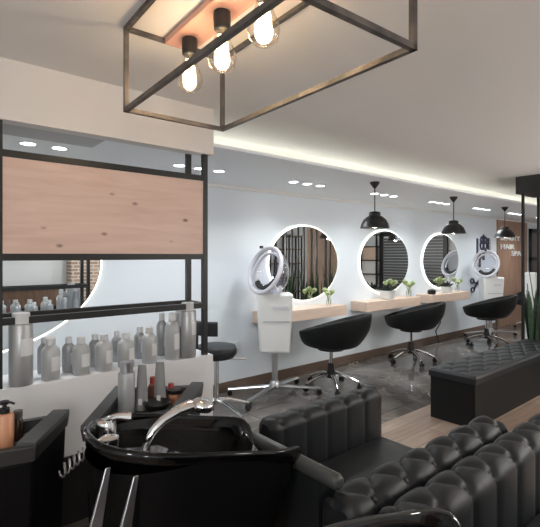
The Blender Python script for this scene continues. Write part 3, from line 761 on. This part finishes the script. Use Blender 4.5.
for x, y, hh, lab in ((142, 409, 44, 'left grey tapered tube with white label in the trolley tray'), (160, 405, 43, 'right grey tapered tube with white label in the trolley tray')):
    t, k = place('cream_tube', lab, 'tube', x, y, 'grey tubes in the trolley tray'); h = hh * k
    rows = []
    for f, z in ((0.01, 0), (.95, 0), (1, .01), (1, .1), (.92, .35), (.8, .7), (.66, 1.0), (.01, 1.0)):
        rows.append([(6.2 * k * f * cos(a), 6.2 * k * f * sin(a) * (1 - .75 * z), h * z) for a in [2 * PI * i / 24 for i in range(24)]])
    b = MB().grid(rows, True).build('body', mat('grey_tube', (.20, .205, .21), .4), t)
    MB().box((0, -6.0 * k, h * .2), (3.6 * k, .004, h * .13)).build('paper_label', M['labelm'], b)
    t.rotation_euler = (0, 0, VR)
for x, y, hh, w, mm, lab in ((152.5, 402, 24, 4.2, M['red'], 'red bottle between the two grey tubes in the trolley'), (171, 399, 15, 4.4, M['dred'], 'dark red bottle behind the amber jar in the trolley')):
    t, k = place('dye_bottle', lab, 'bottle', x, y, 'bottles in the trolley tray'); r, h = w * k, hh * k
    MB().lathe([(0, 0), (r, 0), (r, h * .7), (r * .5, h * .8), (0, h * .8)], 20).build('body', M['dred'], t)
    MB().lathe([(0, 0), (r * .7, 0), (r * .6, h * .25), (0, h * .25)], 18, (0, 0, h * .8)).build('cap', M['red'], t)
t, k = place('wax_jar', 'amber jar with a black lid in the trolley tray', 'jar', 174.5, 402, 'bottles in the trolley tray')
MB().lathe([(0, 0), (6 * k, 0), (6.2 * k, 9 * k), (0, 9 * k)], 24).build('body', M['orange'], t)
MB().lathe([(0, 0), (6.6 * k, 0), (6.6 * k, 3.6 * k), (0, 3.8 * k)], 24, (0, 0, 9 * k)).build('lid', M['plastic'], t)
t, k = place('cup_holder_bowl', 'round black bowl for the recessed cup holder in the front of the trolley tray', 'bowl', 157, 411)  # raised bowl stands in for a cup holder sunk in the tray
MB().lathe([(.04, 0), (.05, .002), (.068, .045), (.066, .048), (.062, .045), (.045, .008), (0, .006)], 30).build('bowl', M['plastic'], t)
t, k = place('pump_bottle', 'orange pump bottle with a black pump top at the left edge', 'bottle', 4.5, 449)
r = 8.5 * k; h = 36 * k
MB().lathe([(0, 0), (r, 0), (r, h * .93), (r * .8, h), (0, h)], 28).build('body', M['orange'], t)
MB().lathe([(0, 0), (r * .55, 0), (r * .55, 5 * k), (r * .25, 5.5 * k), (r * .2, 9 * k), (r * .5, 9 * k), (r * .5, 12 * k), (0, 12 * k)], 20, (0, 0, h)).build('pump', M['plastic'], t)
MB().tube([(0, 0, h + 10.5 * k), (.02, -.015, h + 10.5 * k), (.032, -.024, h + 9 * k)], .005, 8).build('nozzle', M['plastic'], t)
t, k = place('amber_vial', 'small dark glass bottle with grey cap right of the orange pump bottle', 'bottle', 18, 440)
MB().lathe([(0, 0), (4.6 * k, 0), (4.6 * k, 20 * k), (3.2 * k, 23 * k), (0, 23 * k)], 22).build('body', mat('dark_brown_glass', (.035, .022, .014), .12), t)
MB().lathe([(0, 0), (4.3 * k, 0), (4.3 * k, 6.5 * k), (0, 6.5 * k)], 20, (0, 0, 23 * k)).build('cap', M['darkm'], t)
# coiled hose between the trolleys
m = MB(); pts = []
a0 = Vector((.575, 1.86, .80)); a1 = Vector((.48, 1.84, .755))
for k in range(90):
    f = k / 89; q = f * 2 * PI * 5; p = a0.lerp(a1, f); pts.append(p + Vector((.0, .022 * cos(q), .022 * sin(q))))
t = thing('coiled_hose', 'grey coiled hose hanging between the left trolley and the basin', 'hose', (0, 0, 0))
m.tube(pts, .004, 7).build('coil', M['satin'], t)
MB().tube([pts[0], (.60, 1.86, .82), (.63, 1.80, .83)], .006, 7).build('hose_end', M['satin'], t)

# ------------------------------------------------------------------ tufted bench
BX0, BX1, BY0, BY1, BH = 4.02, 6.38, 1.89, 2.36, .49
t = thing('storage_bench', 'long black leather storage bench with button tufted lid on the plank floor', 'bench', (BX0, (BY0 + BY1) / 2, 0))
L, w = BX1 - BX0, BY1 - BY0
MB().bx((.012, -w / 2 + .012, .0), (L - .012, w / 2 - .012, .405)).build('body', M['leather'], t, bevel=.006)
nx, ny = 230, 46; rows = []; p, q = .17, .078
def tuft(x, y):
    a, b = (x / p + y / q) / 2, (x / p - y / q) / 2
    da = abs(a - round(a)); db = abs(b - round(b)); d = min(da, db)
    e = min(x, L - x, w / 2 - abs(y)); fade = min(1, max(0, (e - .035) / .03))
    hgt = .018 * (1 - math.exp(-d / .11)) - .018
    hgt -= .012 * math.exp(-((da * da + db * db) / .018))
    rr = .028; ed = -(rr - math.sqrt(max(0, rr * rr - max(0, rr - e) ** 2))) if e < rr else 0
    return BH + hgt * fade + ed
for i in range(nx + 1):
    x = L * i / nx; rows.append([(x, -w / 2 + w * j / ny, tuft(x, -w / 2 + w * j / ny)) for j in range(ny + 1)])
m = MB(); m.grid(rows); nb = [[(a[0], a[1], .41) for a in r] for r in (rows[0], rows[-1])]
m.grid([rows[0], nb[0]]); m.grid([rows[-1], nb[1]])
for j in (0, ny): m.grid([[r[j] for r in rows], [(r[j][0], r[j][1], .41) for r in rows]])
lid = m.build('tufted_lid', M['leather2'], t, angle=60)
k = 0
for i in range(1, int(L / p) + 1):
    for j in range(-2, 3):
        # fold crossings: a and b both whole
        x = i * p; y = j * q
        if (i + j) % 2: continue
        if x > L - .06 or abs(y) > w / 2 - .06 or k >= 96: continue
        MB().lathe([(0, -.006), (.011, -.006), (.0125, 0), (.008, .006), (0, .007)], 10, (x, y, BH - .028)).build('button', M['leather2'], lid); k += 1

# ------------------------------------------------------------------ planter divider with poles and snake plants
t = thing('planter_divider', 'black planter box with tall thin poles up to a black ceiling header at right', 'room divider', (6.85, 1.7, 0))
MB().bx((-.30, -.95, 0), (.30, .80, .40)).build('planter_box', M['blackm'], t, bevel=.006)
MB().bx((-.27, -.92, .39), (.27, .77, .405)).build('soil', M['soil'], t)
MB().bx((-.32, -.97, 2.44), (.32, .82, ZM - .004)).build('header', M['blackm'], t)
for x in (-.28, .28):
    for y in (.74, .34, -.06, -.46, -.86): MB().bx((x - .016, y - .016, .40), (x + .016, y + .016, 2.44)).build('pole', M['blackm'], t)
def snake(p, label, seed, n=9, H=.85):
    rnd = random.Random(seed); m = MB()
    for k in range(n):
        a = rnd.uniform(0, 2 * PI); r = rnd.uniform(.01, .10); tilt = rnd.uniform(.04, .22); h = H * rnd.uniform(.65, 1.05); tw = rnd.uniform(-1, 1); wd = rnd.uniform(.03, .042)
        b0 = Vector((r * cos(a), r * sin(a), 0)); dr = Vector((cos(a) * tilt, sin(a) * tilt, 1)); rows = []
        for i in range(9):
            f = i / 8; c = b0 + dr * h * f; q = a + PI / 2 + tw * f; wv = Vector((cos(q), sin(q), 0)); nv = Vector((-sin(q), cos(q), 0))
            ww = wd * (.55 + 1.3 * f * (1 - f)) * (1 - f ** 5) + .001
            rows.append([c + wv * ww, c + nv * .006, c - wv * ww, c - nv * .006])
        m.grid(rows, True)
    o = m.build('snake_plant', M['green'], loc=p, angle=80); tag(o, label, 'plant', 'snake plants in the planter'); return o
snake((6.70, 2.36, .40), 'dark snake plant at the wall end of the black planter', 1, 12, .85)
snake((7.0, 2.30, .40), 'snake plant beside the second pole of the planter', 5, 12, .95)
snake((6.72, 2.02, .40), 'snake plant in the planter right behind the bench end', 2, 11, .8)
snake((6.9, 1.6, .40), 'snake plant in the middle of the planter, off to the right', 3, 11, .85)
snake((6.85, 1.1, .40), 'snake plant at the near end of the planter, off to the right', 4, 11, .85)
# tall white pedestal stand
t = thing('white_column', 'slim white display column behind the snake plants at the right edge', 'stand', (8.85, 3.14, 0))
MB().bx((-.09, -.09, .03), (.09, .09, 1.28)).build('shaft', M['white'], t, bevel=.01)
MB().bx((-.13, -.13, 0), (.13, .13, .03)).build('base', M['white'], t)

# ------------------------------------------------------------------ wall ornaments and letters
def orn(name, label, x, z, m): 
    o = m.build(name, M['decal'], loc=(x, WY - .012, z)); tag(o, label, 'wall ornament', 'dark ornaments on the white wall'); return o
def comb(h, w):
    m = MB().box((-w * .3, 0, 0), (w * .3, .02, h))
    for k in range(9): m.box((w * .12, 0, -h * .42 + k * h * .105), (w * .6, .02, h * .045))
    return m
def at_w(x, y): return at_y(x, y, WY)
p = at_w(477.5, 248); orn('wall_ornament', 'dark comb shaped ornament, left one on the white wall above the far dryer', p.x, p.z, comb(.40, .12))
p = at_w(488.5, 245); orn('wall_ornament', 'dark comb shaped ornament, right one on the white wall above the far dryer', p.x, p.z, comb(.30, .14))
p = at_w(483, 244); m = MB()
for dz, rr in ((.08, .07), (-.03, .09)):
    for s_ in (-1, 1): m.tube([(s_ * .08 + rr * .7 * cos(a), 0, dz + rr * sin(a)) for a in [2 * PI * k / 14 for k in range(14)]], .016, 6, True, )
m.box((0, 0, .02), (.05, .02, .36)); m.box((0, 0, -.26), (.07, .02, .16))
orn('wall_ornament', 'dark curled brush shaped ornament between the two combs on the wall', p.x, p.z, m)
p = at_w(479.5, 260); m = MB(); m.box((0, 0, 0), (.05, .02, .30)); m.box((.06, 0, .06), (.1, .02, .05)); m.box((-.04, 0, -.1), (.08, .02, .06))
orn('wall_ornament', 'small dark razor shaped ornament below the left comb on the wall', p.x, p.z, m)
p = at_w(476.5, 283); m = MB()
m.bar((-.12, 0, -.10), (.16, 0, .12), .03); m.bar((-.16, 0, .02), (.16, 0, -.02), .03)
for dx, dz in ((-.19, -.13), (-.21, .05)): m.tube([(dx + .075 * cos(a), 0, dz + .045 * sin(a)) for a in [2 * PI * k / 14 for k in range(14)]], .014, 6, True)
orn('wall_ornament', 'dark scissors shaped ornament low on the wall above the third chair', p.x, p.z, m)
def word(txt, x0, x1, z, h, label):
    c = bpy.data.curves.new('word', 'FONT'); c.body = txt; c.size = 1; c.extrude = .01; c.offset = .012
    o = bpy.data.objects.new('w', c); COL.objects.link(o); bpy.context.view_layer.update()
    me = bpy.data.meshes.new_from_object(o.evaluated_get(bpy.context.evaluated_depsgraph_get()))
    bpy.data.objects.remove(o)
    xs = [v.co.x for v in me.vertices]; ys = [v.co.y for v in me.vertices]
    sx = (x1 - x0) / (max(xs) - min(xs)); sy = h / (max(ys) - min(ys))
    for v in me.vertices: v.co = Vector(((v.co.x - min(xs)) * sx, -.012 - v.co.z, (v.co.y - min(ys)) * sy))
    me.materials.append(M['letters']); o = bpy.data.objects.new('wall_lettering', me); COL.objects.link(o); o.location = (x0, WY - .042, z)
    tag(o, label, 'lettering', 'white lettering on the wood wall')
for txt, px0, px1, py, hpx, lab in (('BEAUTY', 497.8, 517.5, 240.3, 5, 'white letters BEAUTY on the wood wall under the farthest pendant'), ('HAIR', 498.3, 512, 249.2, 5, 'white letters HAIR on the wood wall'),
                               ('SPA', 509, 518.8, 256, 5, 'white letters SPA on the wood wall, lowest word')):
    a, b = at_w(px0, py), at_w(px1, py); word(txt, a.x, b.x, a.z, hpx * WY / ray((px0 + px1) / 2, 250).y, lab)

# cord hanging behind the middle chair, and a wall socket
cp = [at_w(x, y) for x, y in ((436, 312), (437, 322), (433.5, 331), (434.5, 338), (437, 345))]; 
m = MB().tube([(p.x, WY - .04 - .03 * (i % 2), p.z) for i, p in enumerate(cp)], .009, 6)
tag(m.build('power_cord', M['wire']), 'thin dark power cord hanging down the wall behind the middle chair', 'cord')
p = at_w(231, 346); t = thing('wall_socket', 'white wall socket low on the white wall right of the stool', 'socket', (p.x, WY, p.z))
MB().box((0, -.008, 0), (.2, .016, .1)).build('plate', M['white'], t, bevel=.004)
MB().box((0, -.018, 0), (.06, .006, .05)).build('outlet', M['labelm'], t)

# ------------------------------------------------------------------ lights
def area(name, loc, rot, sx, sy, e, col):
    l = bpy.data.lights.new(name, 'AREA'); l.shape = 'RECTANGLE'; l.size = sx; l.size_y = sy; l.energy = e; l.color = col
    o = bpy.data.objects.new(name, l); o.location = loc; o.rotation_euler = rot; COL.objects.link(o); return o
area('cove_led', ((XL + XE) / 2, 3.30, 2.75), (PI, 0, 0), XE - XL - .2, .03, 520, (1, .94, .82))
for i, (x, y) in enumerate(((-.9, .1), (-.9, -1.9), (3.6, -1.2), (5.0, -.9), (6.8, -1.0), (6.2, .5), (11.0, -.4))):  # unseen globes added as fill, to brighten the ceiling and room
    t = thing('added_fill_globe', 'added white fill globe behind the camera, %s along the room' % ('first', 'second', 'third', 'fourth', 'fifth', 'sixth', 'seventh')[i], 'ceiling lamp', (x, y, ZM + .002), 0, 'added fill globes behind the camera')
    MB().lathe([(0, 0), (.06, 0), (.06, -.02), (.012, -.03), (.012, -.78), (0, -.78)], 18).build('stem', M['blackm'], t)
    MB().lathe([(.15 * sin(PI * k / 14), -.92 + .15 * cos(PI * k / 14)) for k in range(15)], 28).build('globe', M['globe'], t)
w = bpy.data.worlds.new('world'); S.world = w; w.use_nodes = True
w.node_tree.nodes['Background'].inputs[0].default_value = (.9, .95, 1, 1); w.node_tree.nodes['Background'].inputs[1].default_value = .3

# ------------------------------------------------------------------ camera
cd = bpy.data.cameras.new('camera'); cd.sensor_width = 36; cd.lens = 36 * F / 540; cd.shift_y = -(263.5 - HOR) / 540; cd.clip_start = .02
co = bpy.data.objects.new('camera', cd); COL.objects.link(co); co.location = (0, 0, CAMZ)
co.rotation_euler = (PI / 2, 0, math.atan2(FW.y, FW.x) - PI / 2); S.camera = co
S.view_settings.view_transform = 'Standard'; S.view_settings.look = 'None'; S.view_settings.gamma = 1; S.view_settings.use_curve_mapping = False
S.view_settings.exposure = .08
